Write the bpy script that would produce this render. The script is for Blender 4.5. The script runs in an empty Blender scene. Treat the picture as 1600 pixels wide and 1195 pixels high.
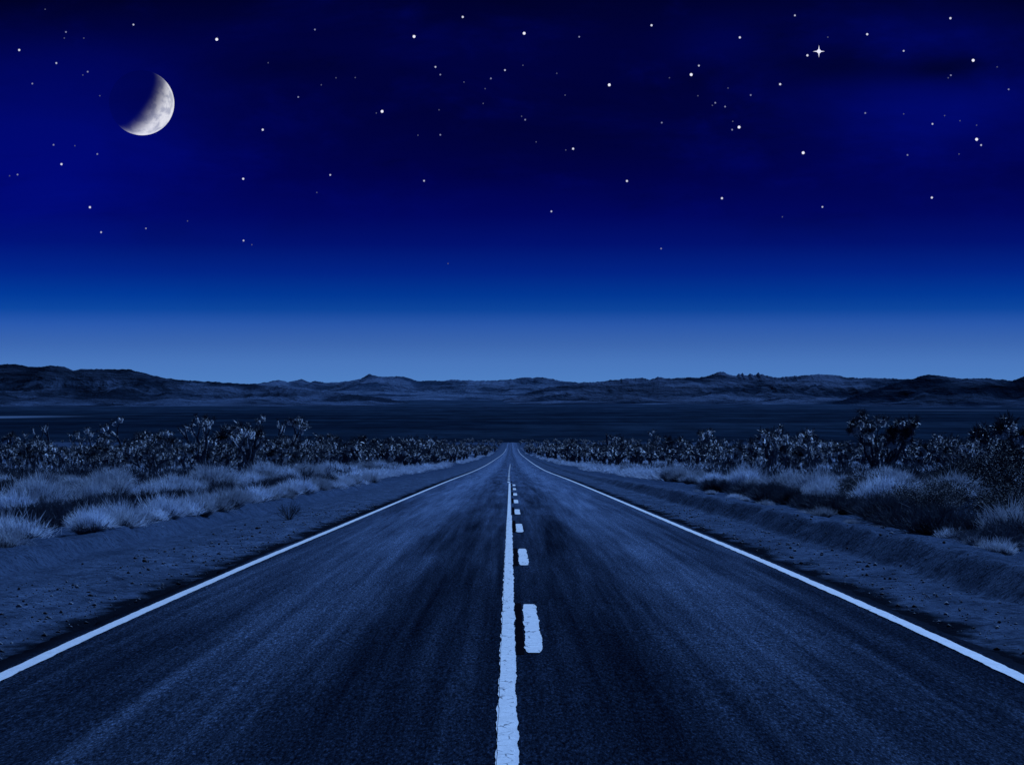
import bpy, math, random
import numpy as np
from mathutils import Vector

R = math.radians
random.seed(7)
rng = np.random.default_rng(11)
scene = bpy.context.scene
COL = scene.collection
F_PX, CX, CY = 3800.0, 797.0, 597.0       # focal length and principal point in photograph pixels
CAM_Z = 2.0

# ------------------------------------------------------------------ helpers
def srgb(r, g, b, a=1.0):
    f = lambda c: (c / 255 / 12.92) if c / 255 <= 0.04045 else ((c / 255 + 0.055) / 1.055) ** 2.4
    return (f(r), f(g), f(b), a)

def props(o, label=None, cat=None, group=None, kind=None):
    if label: o['label'] = label
    if cat: o['category'] = cat
    if group: o['group'] = group
    if kind: o['kind'] = kind
    return o

def mesh_np(name, V, tris=None, quads=None, mats=(), midx=None, smooth=False):
    V = np.asarray(V, dtype=np.float32)
    me = bpy.data.meshes.new(name)
    nt = 0 if tris is None else len(tris)
    nq = 0 if quads is None else len(quads)
    loops, starts = [], []
    if nt: loops.append(np.asarray(tris, dtype=np.int32).ravel()); starts.append(np.arange(nt) * 3)
    if nq: loops.append(np.asarray(quads, dtype=np.int32).ravel()); starts.append(nt * 3 + np.arange(nq) * 4)
    loops = np.concatenate(loops); starts = np.concatenate(starts).astype(np.int32)
    me.vertices.add(len(V)); me.vertices.foreach_set('co', V.ravel())
    me.loops.add(len(loops)); me.loops.foreach_set('vertex_index', loops)
    me.polygons.add(nt + nq); me.polygons.foreach_set('loop_start', starts)
    if midx is not None: me.polygons.foreach_set('material_index', np.asarray(midx, dtype=np.int32))
    if smooth: me.polygons.foreach_set('use_smooth', np.ones(nt + nq, dtype=bool))
    me.update(calc_edges=True); me.validate()
    for m in mats: me.materials.append(m)
    return me

def link(name, data, parent=None, loc=None):
    o = bpy.data.objects.new(name, data); COL.objects.link(o)
    if parent is not None: o.parent = parent
    if loc is not None: o.location = loc
    return o

def grid_faces(nr, nc):
    i = np.arange(nr - 1)[:, None] * nc + np.arange(nc - 1)[None, :]
    return np.stack([i, i + 1, i + 1 + nc, i + nc], -1).reshape(-1, 4)

_P = np.random.default_rng(5).permutation(4096)
_G = np.random.default_rng(6).random(4096)
def vnoise(x, y, seed=0):
    x = np.asarray(x, float); y = np.asarray(y, float)
    xi = np.floor(x).astype(np.int64); yi = np.floor(y).astype(np.int64)
    fx = x - xi; fy = y - yi
    fx = fx * fx * fx * (fx * (fx * 6 - 15) + 10); fy = fy * fy * fy * (fy * (fy * 6 - 15) + 10)
    h = lambda a, b: _G[_P[(_P[(a + seed * 131) & 4095] + b) & 4095]]
    return (h(xi, yi) * (1 - fx) + h(xi + 1, yi) * fx) * (1 - fy) + (h(xi, yi + 1) * (1 - fx) + h(xi + 1, yi + 1) * fx) * fy
def fbm(x, y, oct=4, seed=0, gain=.5):
    s = 0; a = 1; t = 0
    for k in range(oct):
        s = s + a * (vnoise(x * 2 ** k + 17.3 * k, y * 2 ** k + 9.1 * k, seed + k) - .5); t += a; a *= gain
    return s / t * 2
def ridged(x, y, oct=4, seed=0):
    s = 0; a = 1; t = 0
    for k in range(oct):
        s = s + a * (1 - np.abs(2 * vnoise(x * 2 ** k + 5.3 * k, y * 2 ** k + 3.1 * k, seed + k) - 1)); t += a; a *= .5
    return s / t
def sstep(a, b, x):
    t = np.clip((x - a) / (b - a), 0, 1); return t * t * (3 - 2 * t)

# ------------------------------------------------------------------ terrain profile (metres below the camera against distance)
_D = np.array([-200, 0, 8, 17.16, 30.6, 50.3, 133.7, 259, 507, 1244, 2500, 3200, 8000, 12000, 30000, 80000.])
_H = np.array([1.2, 1.80, 1.90, 2.068, 2.42, 3.005, 5.50, 9.34, 16.27, 35.4, 62.3, 92, 246, 250, 250, 250.])
def _pchip(xk, yk):
    h = np.diff(xk); d = np.diff(yk) / h; m = np.zeros_like(yk)
    for i in range(1, len(xk) - 1):
        if d[i - 1] * d[i] > 0:
            w1 = 2 * h[i] + h[i - 1]; w2 = h[i] + 2 * h[i - 1]
            m[i] = (w1 + w2) / (w1 / d[i - 1] + w2 / d[i])
    m[0] = d[0]; m[-1] = d[-1]
    def f(x):
        x = np.asarray(x, float); i = np.clip(np.searchsorted(xk, x) - 1, 0, len(h) - 1)
        t = (x - xk[i]) / h[i]
        return ((2*t**3 - 3*t**2 + 1) * yk[i] + (t**3 - 2*t**2 + t) * h[i] * m[i] + (-2*t**3 + 3*t**2) * yk[i+1] + (t**3 - t**2) * h[i] * m[i+1])
    return f
depth = _pchip(_D, _H)
def road_z(d): return CAM_Z - depth(d)
def bend(d):   # the road drifts very slightly to the right far away
    return np.clip(np.asarray(d, float) - 250, 0, 3000) * 0.0009

def side_z(x, d):
    """height of the ground above the road surface"""
    x = np.asarray(x, float) - bend(d); d = np.asarray(d, float)
    wob = fbm(d * .13, d * 0 + 3, 3, 3) * .28
    lump = fbm(x * 1.6, d * .55, 4, 21)
    # left earth berm
    xl = -x + wob
    fl = 1 - .8 * sstep(95, 150, d)
    berm = .20 * fl * sstep(6.28, 6.62, xl) * (1 - .35 * sstep(6.9, 7.6, xl)) * (1 + .5 * lump) + .03 * fl * fbm(x * 4, d * 1.1, 3, 23) * sstep(6.2, 6.5, xl)
    # right cut bank
    xr = x + wob * .6
    fr = 1 - .6 * sstep(60, 170, d)
    bank = .34 * fr * np.clip((xr - 5.1) / .36, 0, 1) * (1 + .10 * lump) - .10 * sstep(5.5, 6.6, xr) + .02 * fr * fbm(x * 6, d * 1.5, 3, 25) * sstep(5.0, 5.3, xr)
    field = sstep(7, 16, np.abs(x)) * (.16 * fbm(x * .22, d * .16, 3, 31) + .5 * fbm(x * .03, d * .018, 2, 41) * sstep(30, 90, np.abs(x)))
    rough = .03 * lump * sstep(4.1, 4.6, np.abs(x)) + .03 * fbm(x * 5, d * 2.6, 3, 51) * sstep(4.0, 4.5, np.abs(x))
    far = sstep(2200, 5000, d)
    z = np.where(x < 0, berm, bank) + field + rough
    z = z * (1 - far) + far * (fbm(x * .0006, d * .0003, 3, 61) * 2.0)
    under = (np.abs(x) < 3.75) & (d < 3300)
    return np.where(under, -.10, z - .045 * (1 - sstep(3.9, 4.8, np.abs(x))) * (d < 3300))
def ground_z(x, d): return road_z(d) + side_z(x, d)

def dist_for(baseY, elev=0.0):
    """distance at which the field's ground projects to this photograph row"""
    lo, hi = 9.0, 2400.0
    for _ in range(60):
        m = (lo + hi) / 2
        if CY + F_PX * (float(depth(m)) - elev) / m > baseY: lo = m
        else: hi = m
    return lo

# ------------------------------------------------------------------ materials
def new_mat(name):
    m = bpy.data.materials.new(name); m.use_nodes = True
    nt = m.node_tree; nt.nodes.clear()
    out = nt.nodes.new('ShaderNodeOutputMaterial')
    return m, nt, out
def N(nt, typ, **kw):
    n = nt.nodes.new(typ)
    for k, v in kw.items():
        if k.startswith('i_'):
            key = k[2:]; n.inputs[int(key) if key.isdigit() else key.replace('_', ' ')].default_value = v
        else: setattr(n, k, v)
    return n
def math_(nt, op, a, b=None, c=None, clamp=False):
    n = nt.nodes.new('ShaderNodeMath'); n.operation = op; n.use_clamp = clamp
    for i, v in enumerate((a, b, c)):
        if v is None: continue
        if isinstance(v, (int, float)): n.inputs[i].default_value = v
        else: nt.links.new(v, n.inputs[i])
    return n.outputs[0]
def mixc(nt, fac, a, b, mode='MIX'):
    n = nt.nodes.new('ShaderNodeMix'); n.data_type = 'RGBA'; n.blend_type = mode; n.clamp_factor = True
    for s, v in ((n.inputs[0], fac), (n.inputs[6], a), (n.inputs[7], b)):
        if isinstance(v, (int, float)): s.default_value = v
        elif isinstance(v, (tuple, list)): s.default_value = tuple(v) if len(v) == 4 else (*v, 1)
        else: nt.links.new(v, s)
    return n.outputs[2]
def ramp(nt, fac, stops, interp='LINEAR'):
    n = nt.nodes.new('ShaderNodeValToRGB'); n.color_ramp.interpolation = interp
    e = n.color_ramp.elements
    while len(e) < len(stops): e.new(.5)
    for el, (p, c) in zip(e, stops):
        el.position = p; el.color = c if len(c) == 4 else (*c, 1)
    nt.links.new(fac, n.inputs[0]); return n.outputs[0]
def noise(nt, vec, scale, detail=4, rough=.55, dist=0):
    n = nt.nodes.new('ShaderNodeTexNoise'); n.inputs['Scale'].default_value = scale
    n.inputs['Detail'].default_value = detail; n.inputs['Roughness'].default_value = rough; n.inputs['Distortion'].default_value = dist
    nt.links.new(vec, n.inputs['Vector']); return n.outputs['Fac']
def vmul(nt, vec, s):
    n = nt.nodes.new('ShaderNodeVectorMath'); n.operation = 'MULTIPLY'; n.inputs[1].default_value = s
    nt.links.new(vec, n.inputs[0]); return n.outputs[0]
def gauss(nt, u, v, u0, v0, a, b):
    x = math_(nt, 'DIVIDE', math_(nt, 'SUBTRACT', u, u0), a); y = math_(nt, 'DIVIDE', math_(nt, 'SUBTRACT', v, v0), b)
    s = math_(nt, 'ADD', math_(nt, 'MULTIPLY', x, x), math_(nt, 'MULTIPLY', y, y))
    return math_(nt, 'EXPONENT', math_(nt, 'MULTIPLY', s, -1.0))
def mrange(nt, v, a, b, c=0.0, d=1.0):
    n = nt.nodes.new('ShaderNodeMapRange'); n.interpolation_type = 'SMOOTHSTEP'
    nt.links.new(v, n.inputs[0])
    for i, q in zip((1, 2, 3, 4), (a, b, c, d)): n.inputs[i].default_value = q
    return n.outputs[0]
def principled(nt, out, col, rough=.8, spec=.3, normal=None):
    b = nt.nodes.new('ShaderNodeBsdfPrincipled')
    if isinstance(col, tuple): b.inputs['Base Color'].default_value = col if len(col) == 4 else (*col, 1)
    else: nt.links.new(col, b.inputs['Base Color'])
    if isinstance(rough, (int, float)): b.inputs['Roughness'].default_value = rough
    else: nt.links.new(rough, b.inputs['Roughness'])
    b.inputs['Specular IOR Level'].default_value = spec
    if normal is not None: nt.links.new(normal, b.inputs['Normal'])
    nt.links.new(b.outputs[0], out.inputs[0]); return b
def bump(nt, h, strength, dist):
    n = nt.nodes.new('ShaderNodeBump'); n.inputs['Strength'].default_value = strength; n.inputs['Distance'].default_value = dist
    nt.links.new(h, n.inputs['Height']); return n.outputs[0]
def pos(nt):
    g = nt.nodes.new('ShaderNodeNewGeometry'); s = nt.nodes.new('ShaderNodeSeparateXYZ')
    nt.links.new(g.outputs['Position'], s.inputs[0]); return g.outputs['Position'], s.outputs[0], s.outputs[1], s.outputs[2]

def tn(c, k=1.0):
    """cool greyish version of an earth or leaf colour"""
    return (c[0] * .66 * k, c[1] * .82 * k, c[2] * 1.0 * k)
def tns(stops, k=1.0): return [(p, tn(c, k)) for p, c in stops]

def mat_ground():
    m, nt, out = new_mat('desert_soil')
    P, x, y, z = pos(nt)
    ax = math_(nt, 'ABSOLUTE', x)
    n1 = noise(nt, P, .9, 6, .6); n2 = noise(nt, vmul(nt, P, (2.2, .45, 1)), 1.0, 7, .68); n3 = noise(nt, P, 14, 4, .6)
    shoulder = ramp(nt, n2, tns([(.30, (.050, .062, .088)), (.5, (.100, .122, .165)), (.70, (.165, .195, .255))]))
    shoulder = mixc(nt, mrange(nt, n3, .50, .64), shoulder, tn((.055, .068, .092)))
    n4 = noise(nt, vmul(nt, P, (1.0, .8, 1)), 3.4, 9, .72)
    shoulder = mixc(nt, math_(nt, 'MULTIPLY', mrange(nt, n4, .50, .62), .75), shoulder, tn((.030, .038, .055)))
    soil = ramp(nt, n1, tns([(.3, (.045, .06, .09)), (.7, (.10, .125, .175))]))
    soil = mixc(nt, mrange(nt, n3, .45, .65), soil, tn((.035, .045, .065)))
    near = mixc(nt, mrange(nt, ax, 4.9, 7.2), shoulder, soil)
    # dark spill of broken asphalt and gravel along the pavement
    e = math_(nt, 'ADD', ax, math_(nt, 'MULTIPLY', math_(nt, 'SUBTRACT', noise(nt, vmul(nt, P, (1.0, .35, 1)), 1.7, 5, .65), .5), 1.3))
    near = mixc(nt, math_(nt, 'MULTIPLY', mrange(nt, e, 4.26, 3.92), mrange(nt, y, 350, 120)), near, (.006, .009, .015))
    # valley floor: dark creosote flats with paler gravel streaks and a playa
    b1 = noise(nt, vmul(nt, P, (.00022, .0006, 0)), 1.0, 6, .62, 1.2)
    b2 = noise(nt, vmul(nt, P, (.00010, .00055, 0)), 1.0, 4, .55, .8)
    valley = ramp(nt, b1, [(.34, (.004, .010, .022)), (.5, (.007, .016, .032)), (.66, (.015, .030, .054))])
    valley = mixc(nt, math_(nt, 'MULTIPLY', mrange(nt, b2, .56, .70), .4), valley, (.032, .058, .10))
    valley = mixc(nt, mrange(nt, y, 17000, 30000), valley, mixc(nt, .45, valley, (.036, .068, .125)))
    b3 = noise(nt, vmul(nt, P, (.0035, .0011, 0)), 1.0, 5, .7)
    valley = mixc(nt, 1.0, valley, ramp(nt, b3, [(.36, (.62, .62, .62)), (.5, (.9, .9, .9)), (.66, (1.3, 1.3, 1.25))]), 'MULTIPLY')
    yy = math_(nt, 'SUBTRACT', y, math_(nt, 'MULTIPLY', math_(nt, 'ADD', x, 3700), .9))
    pl = math_(nt, 'MULTIPLY', gauss(nt, x, yy, -4100, 17300, 1000, 900), 1.0)
    valley = mixc(nt, mrange(nt, pl, .25, .75, 0, .8), valley, (.13, .18, .26))
    yr = math_(nt, 'SUBTRACT', y, math_(nt, 'MULTIPLY', math_(nt, 'SUBTRACT', x, 4000), .7))
    pr = gauss(nt, x, yr, 4300, 29600, 1300, 700)
    valley = mixc(nt, mrange(nt, pr, .25, .8, 0, .55), valley, (.13, .18, .26))
    ps = gauss(nt, x, y, 3900, 21500, 900, 330)
    valley = mixc(nt, mrange(nt, ps, .25, .8, 0, .4), valley, (.13, .18, .26))
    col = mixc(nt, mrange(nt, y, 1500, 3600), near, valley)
    nb = noise(nt, P, 5.0, 8, .68)
    h = math_(nt, 'ADD', math_(nt, 'MULTIPLY', nb, .6), math_(nt, 'SUBTRACT', math_(nt, 'MULTIPLY', n3, .3), math_(nt, 'MULTIPLY', n4, .5)))
    principled(nt, out, col, 1.0, 0.0, bump(nt, h, 1.0, .10))
    return m

def mat_asphalt():
    m, nt, out = new_mat('worn_asphalt')
    P, x, y, z = pos(nt)
    ax = math_(nt, 'ABSOLUTE', x)
    st = noise(nt, vmul(nt, P, (2.6, .035, 1)), 1.0, 6, .6, .25)
    st2 = noise(nt, vmul(nt, P, (8.0, .09, 1)), 1.0, 6, .68)
    blot = noise(nt, vmul(nt, P, (.55, .11, 1)), 1.0, 5, .6)
    g1 = noise(nt, vmul(nt, P, (56, 9, 10)), 1.0, 3, .8); g2 = noise(nt, vmul(nt, P, (110, 24, 20)), 1.0, 2, .8)
    wheel = math_(nt, 'EXPONENT', math_(nt, 'MULTIPLY', math_(nt, 'POWER', math_(nt, 'DIVIDE', math_(nt, 'SUBTRACT', ax, 2.05), .75), 2.0), -1.0))
    oil = math_(nt, 'EXPONENT', math_(nt, 'MULTIPLY', math_(nt, 'POWER', math_(nt, 'DIVIDE', math_(nt, 'SUBTRACT', ax, .85), .42), 2.0), -1.0))
    t = math_(nt, 'ADD', math_(nt, 'MULTIPLY', st, .68), math_(nt, 'MULTIPLY', st2, .47))
    t = math_(nt, 'ADD', t, math_(nt, 'MULTIPLY', math_(nt, 'SUBTRACT', blot, .5), .24))
    t = math_(nt, 'ADD', t, math_(nt, 'MULTIPLY', wheel, .17))
    t = math_(nt, 'SUBTRACT', t, math_(nt, 'MULTIPLY', oil, .085))
    worn = ramp(nt, t, tns([(.34, (.028, .036, .054)), (.6, (.115, .138, .19)), (.86, (.21, .24, .31))]))  # streaks are real wear; the paler overall level belongs to the painted far end
    near_dark = ramp(nt, t, tns([(.34, (.005, .007, .012)), (.6, (.017, .022, .033)), (.86, (.046, .057, .078))]))
    # vignetting and grazing brightening painted into the colour: dark near, paler down the road
    near_far_fade = math_(nt, 'ADD', math_(nt, 'LOGARITHM', math_(nt, 'MAXIMUM', y, 2.0), 2.718), math_(nt, 'MULTIPLY', math_(nt, 'SUBTRACT', t, .55), 1.7))
    col = mixc(nt, mrange(nt, near_far_fade, 2.75, 5.6), near_dark, worn)  # near-to-far tone is light painted into the colour; only the streaks are wear
    g = math_(nt, 'ADD', math_(nt, 'MULTIPLY', g1, .65), math_(nt, 'MULTIPLY', g2, .35))
    col = mixc(nt, 1.0, col, ramp(nt, g, [(.36, (.08, .08, .08)), (.5, (.8, .8, .8)), (.58, (1.7, 1.7, 1.7)), (.68, (4.5, 4.5, 4.5))]), 'MULTIPLY')
    edge = math_(nt, 'ADD', ax, math_(nt, 'MULTIPLY', math_(nt, 'SUBTRACT', blot, .5), .25))
    col = mixc(nt, math_(nt, 'MULTIPLY', mrange(nt, edge, 3.66, 3.8), mrange(nt, y, 350, 120)), col, (.008, .011, .018))
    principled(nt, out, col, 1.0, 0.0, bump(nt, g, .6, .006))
    return m

def mat_paint(name, base, wear, cracks=.8):
    m, nt, out = new_mat(name)
    P, x, y, z = pos(nt)
    a = noise(nt, vmul(nt, P, (10, 3.0, 1)), 1.0, 6, .68); b = noise(nt, P, 60, 3, .7)
    cr = nt.nodes.new('ShaderNodeTexVoronoi'); cr.feature = 'DISTANCE_TO_EDGE'; cr.inputs['Scale'].default_value = 7
    nt.links.new(vmul(nt, P, (1.2, .6, 1)), cr.inputs['Vector'])
    tone = mixc(nt, mrange(nt, a, .3, .7), tuple(c * .80 for c in base), base)
    tone = mixc(nt, 1.0, tone, ramp(nt, b, [(.3, (.78, .78, .78)), (.6, (1, 1, 1))]), 'MULTIPLY')
    w = mrange(nt, math_(nt, 'ADD', a, math_(nt, 'MULTIPLY', b, .25)), wear, wear + .06)
    crack = mrange(nt, cr.outputs['Distance'], .05, .015, 0, cracks)
    col = mixc(nt, math_(nt, 'MAXIMUM', w, math_(nt, 'MULTIPLY', crack, mrange(nt, a, .46, .58))), tone, (.05, .06, .08))
    principled(nt, out, col, .7, .3, bump(nt, b, .4, .006))
    return m

def mat_plain(name, c1, c2, rough=.85, spec=.2, scale=3.0, bumps=0.0, objrand=.25, trans=0.0):
    m, nt, out = new_mat(name)
    tc = nt.nodes.new('ShaderNodeTexCoord'); oi = nt.nodes.new('ShaderNodeObjectInfo')
    n = noise(nt, tc.outputs['Object'], scale, 4, .6)
    col = mixc(nt, mrange(nt, n, .3, .7), c1, c2)
    v = math_(nt, 'ADD', math_(nt, 'MULTIPLY', oi.outputs['Random'], 2 * objrand), 1 - objrand)
    cc = nt.nodes.new('ShaderNodeCombineColor')
    for i in range(3): nt.links.new(v, cc.inputs[i])
    col = mixc(nt, 1.0, col, cc.outputs[0], 'MULTIPLY')
    b = principled(nt, out, col, rough, spec, bump(nt, n, bumps, .05) if bumps else None)
    if trans:
        tb = nt.nodes.new('ShaderNodeBsdfTranslucent'); nt.links.new(col, tb.inputs[0])
        ms = nt.nodes.new('ShaderNodeMixShader'); ms.inputs[0].default_value = trans
        nt.links.new(b.outputs[0], ms.inputs[1]); nt.links.new(tb.outputs[0], ms.inputs[2]); nt.links.new(ms.outputs[0], out.inputs[0])
    return m

def mat_mountain(name, dark, light):
    m, nt, out = new_mat(name)
    P, x, y, z = pos(nt)
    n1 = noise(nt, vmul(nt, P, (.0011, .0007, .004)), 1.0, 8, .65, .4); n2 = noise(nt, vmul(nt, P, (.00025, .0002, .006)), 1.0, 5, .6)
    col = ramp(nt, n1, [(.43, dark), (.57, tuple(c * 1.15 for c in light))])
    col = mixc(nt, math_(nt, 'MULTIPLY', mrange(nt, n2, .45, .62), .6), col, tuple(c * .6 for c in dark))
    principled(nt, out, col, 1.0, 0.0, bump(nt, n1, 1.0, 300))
    return m

M = dict(
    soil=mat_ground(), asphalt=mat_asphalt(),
    white=mat_paint('white_road_paint', (.86, .86, .86), .76, .12), bright=mat_paint('fresh_white_paint', (.92, .92, .90), .74),
    tar=mat_plain('black_tar', (.003, .003, .005), (.006, .006, .009), 1.0, 0.0, 20, objrand=0),
    straw=mat_plain('bleached_brush', (.44, .51, .63), (.80, .86, .94), .8, .10, 2.5, objrand=.36, trans=.12),
    stem=mat_plain('woody_stem', (.060, .080, .115), (.16, .195, .25), .85, .05, 3, objrand=.35, trans=.05),
    brown=mat_plain('brown_brush', (.030, .042, .066), (.085, .11, .155), .85, .05, 2.5, objrand=.4, trans=.08),
    olive=mat_plain('creosote_leaf', (.014, .022, .034), (.046, .062, .088), .7, .15, 3, objrand=.35, trans=.1),
    bark=mat_plain('shaggy_bark', (.034, .046, .07), (.11, .135, .18), .9, .05, 9, bumps=.6),
    leaf=mat_plain('yucca_leaf', (.014, .026, .044), (.055, .080, .12), .5, .4, 4, trans=.1),
    skirt=mat_plain('dry_yucca_leaf', (.62, .65, .70), (.92, .93, .95), .8, .10, 5, trans=.5),
    rock=mat_plain('dark_stone', (.02, .026, .04), (.06, .075, .105), .9, .2, 12, bumps=.5),
    pale_rock=mat_plain('pale_pebble', (.12, .15, .20), (.34, .38, .45), .9, .05, 12),
    twig=mat_plain('dry_twig', (.06, .07, .085), (.15, .165, .19), .9, .1, 8),
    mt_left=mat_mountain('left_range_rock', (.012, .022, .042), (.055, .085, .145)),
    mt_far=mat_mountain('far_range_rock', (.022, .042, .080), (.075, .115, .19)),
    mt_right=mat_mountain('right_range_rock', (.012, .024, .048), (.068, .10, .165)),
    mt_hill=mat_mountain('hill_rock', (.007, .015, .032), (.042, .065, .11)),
)

# ------------------------------------------------------------------ ground
def axis_x():
    a = [0, 1.5, 3.0, 3.6, 3.72, 3.78]
    v = 3.84
    while v < 9: a.append(v); v += .06 if 4.7 < v < 7.2 else .1
    while v < 18: a.append(v); v += .3
    while v < 60000: a.append(v); v *= 1.075
    a.append(60000)
    a = np.array(a); return np.concatenate([-a[:0:-1], a])
def axis_y():
    a = list(np.linspace(-200, 4, 24)); v = 8.0
    a.append(6.5)
    while v < 2700: a.append(v); v *= 1.0085
    while v < 78000: a.append(v); v *= 1.02
    return np.array(a)
XS, YS = axis_x(), axis_y()
Y2, X2 = np.meshgrid(YS, XS, indexing='ij')
X2 = X2 + np.where(np.abs(X2) < 2000, bend(Y2), 0)
V = np.stack([X2, Y2, ground_z(X2, Y2)], -1).reshape(-1, 3)
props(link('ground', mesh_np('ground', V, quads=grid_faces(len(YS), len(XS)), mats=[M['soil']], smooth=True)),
      'wide desert ground with sandy shoulders, earth berm and dark valley floor', kind='structure')

# ------------------------------------------------------------------ road and its markings
ry = [-60.0]; v = -60.0
while v < 3150:
    v += max(.10, min(v * .006, 25)) if v > 6 else 1.0
    ry.append(v)
RY = np.array(ry)
rag = lambda d, s: .07 * fbm(d * 2.0, d * 0 + s, 4, s, .65) + .10 * fbm(d * .12, d * 0 + s, 2, s + 3)
cols = np.array([-1, -.992, -.93, -.7, -.45, -.2, 0, .2, .45, .7, .93, .992, 1])
eL = 3.86 + rag(RY, 71); eR = 3.86 + rag(RY, 81)
RX = np.where(cols[None, :] < 0, cols[None, :] * eL[:, None], cols[None, :] * eR[:, None])
crown = .03 * (1 - np.abs(cols))[None, :] - .02
RZ = road_z(RY)[:, None] + crown + np.where(np.abs(cols) == 1, -.09, 0)[None, :]
Vr = np.stack([RX + bend(RY)[:, None], np.repeat(RY[:, None], len(cols), 1), RZ], -1).reshape(-1, 3)
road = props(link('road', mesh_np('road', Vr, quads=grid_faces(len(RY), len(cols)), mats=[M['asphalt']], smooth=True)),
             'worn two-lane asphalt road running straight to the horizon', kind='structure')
def surf_z(x, d): return road_z(d) + .03 * (1 - np.abs(x) / 4.02) - .02
def stripe(name, xc, w, d0, d1, mat, lift, jag, seed, parent=road, cap=0.0):
    d = [d0]
    while d[-1] < d1: d.append(min(d1, d[-1] + max(.05, d[-1] * .003)))
    d = np.array(d)
    l = -w / 2 + jag * fbm(d * 2.2, d * 0 + seed, 4, seed, .7); r = w / 2 + jag * fbm(d * 2.2, d * 0 + seed + 9, 4, seed + 5, .7)
    if cap:
        k = np.clip(np.minimum(d - d0, d1 - d) / cap, 0, 1) ** .5 * .35 + .65
        l *= k; r *= k
    X = np.stack([xc + l, xc + (l + r) / 2, xc + r], 1)
    Vs = np.stack([X + bend(d)[:, None], np.repeat(d[:, None], 3, 1), surf_z(X, d[:, None]) + lift], -1).reshape(-1, 3)
    return link(name, mesh_np(name, Vs, quads=grid_faces(len(d), 3), mats=[mat]), parent)
stripe('edge_line', -3.60, .12, -40, 1500, M['white'], .006, .010, 101)
stripe('edge_line', 3.60, .13, -40, 1500, M['white'], .006, .016, 111)
stripe('centre_line', -.024, .092, -40, 128, M['bright'], .011, .007, 121)
stripe('old_centre_line', -.018, .118, -40, 60, M['white'], .006, .016, 131)
for k in range(-2, 26):
    d0 = 18.8 + 14.0 * k
    stripe('lane_dash', .19 if d0 < 125 else -.08, .135, d0, d0 + 5.7, M['bright'] if k < 12 else M['white'], .008, .018, 140 + k, cap=.35)
    if k < 9: stripe('tar_strip', .082, .060, d0 - .1, d0 + 5.9 + (2.5 if k > 1 else 0), M['tar'], .005, .006, 180 + k)

# ------------------------------------------------------------------ mountains
def ridge(name, label, pts, D, front, back, mat, seed, px_step=2.0, spur=.8, base=-252.0):
    px = np.array([p[0] for p in pts], float); py = np.array([p[1] for p in pts], float)
    cx = np.arange(px[0], px[-1] + .1, px_step)
    crest = CAM_Z + (CY - np.interp(cx, px, py)) * D / F_PX
    crest = crest + (fbm(cx * .09, cx * 0, 5, seed, .65) * 1.3 + fbm(cx * .4, cx * 0, 3, seed + 2, .6) * .9) * D / F_PX
    n_f = 90
    tf = np.concatenate([-(np.linspace(1, 0, n_f) ** 1.3), np.linspace(.1, 1, 8)])
    X = np.repeat(((cx - CX) * D / F_PX)[None, :], len(tf), 0)
    dy = np.where(tf < 0, tf * front, tf * back)
    Y = D + dy[:, None] + fbm(X / 3000, X * 0, 3, seed + 3) * 700
    t = np.abs(tf)[:, None]
    kk = int(round(26 / px_step)); ker = np.hanning(2 * kk + 1); ker /= ker.sum()
    soft = np.convolve(np.pad(crest, kk, mode='edge'), ker, 'valid'); spike = (crest - soft)[None, :]
    hgt = (soft[None, :] - base)
    rg = ridged(X / 850 + fbm(X / 2200, Y / 2200, 2, seed + 8) * .8, Y / 2300, 5, seed + 11)
    rg2 = ridged(X / 300, Y / 800, 3, seed + 15)
    prof = (1 - t) ** 1.15
    cut = spur * (1 - rg) * 1.6 + .34 * (1 - rg2)
    Z = base + hgt * prof * (1 - cut * np.clip(t * 5, 0, 1) * (1 - .3 * t))
    Z = Z + spike * np.exp(-(t / .07) ** 2)
    Z = np.where(t >= .999, base - 5, Z)
    Vm = np.stack([X, Y, Z], -1).reshape(-1, 3)
    o = link(name, mesh_np(name, Vm, quads=grid_faces(len(tf), len(cx)), mats=[mat], smooth=False))
    return props(o, label, kind='structure')
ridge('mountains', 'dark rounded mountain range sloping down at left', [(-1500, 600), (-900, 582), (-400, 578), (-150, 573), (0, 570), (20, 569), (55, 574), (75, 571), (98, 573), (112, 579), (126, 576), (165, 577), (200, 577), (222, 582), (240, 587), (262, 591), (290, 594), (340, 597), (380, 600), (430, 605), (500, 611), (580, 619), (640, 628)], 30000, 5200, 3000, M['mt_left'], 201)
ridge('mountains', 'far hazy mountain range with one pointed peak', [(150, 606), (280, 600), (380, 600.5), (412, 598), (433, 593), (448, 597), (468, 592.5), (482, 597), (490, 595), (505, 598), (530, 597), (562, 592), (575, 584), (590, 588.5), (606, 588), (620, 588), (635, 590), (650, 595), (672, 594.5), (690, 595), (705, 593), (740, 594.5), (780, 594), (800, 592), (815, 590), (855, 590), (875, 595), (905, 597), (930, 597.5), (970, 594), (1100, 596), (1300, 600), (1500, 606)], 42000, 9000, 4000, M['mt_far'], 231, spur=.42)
ridge('mountains', 'rugged mountain range with jagged spires at right', [(770, 629), (815, 617), (850, 606), (880, 602), (905, 598.5), (930, 597.5), (950, 594), (975, 592), (1003, 590), (1015, 593), (1027, 588.5), (1045, 591), (1075, 590), (1100, 589), (1114, 584), (1125, 580), (1131, 581.5), (1141, 586), (1151, 587.5), (1155, 583), (1158, 584.5), (1161, 582), (1164, 585.5), (1169, 586.5), (1173, 583), (1176, 585), (1179, 587), (1184, 584), (1187, 581), (1189, 585), (1192, 584), (1196, 587), (1215, 590), (1250, 587), (1270, 585), (1297, 585), (1330, 590), (1380, 591), (1420, 593), (1520, 596), (1650, 594), (2000, 592), (2600, 605)], 34000, 6500, 3000, M['mt_right'], 261, px_step=1.0)
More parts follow.
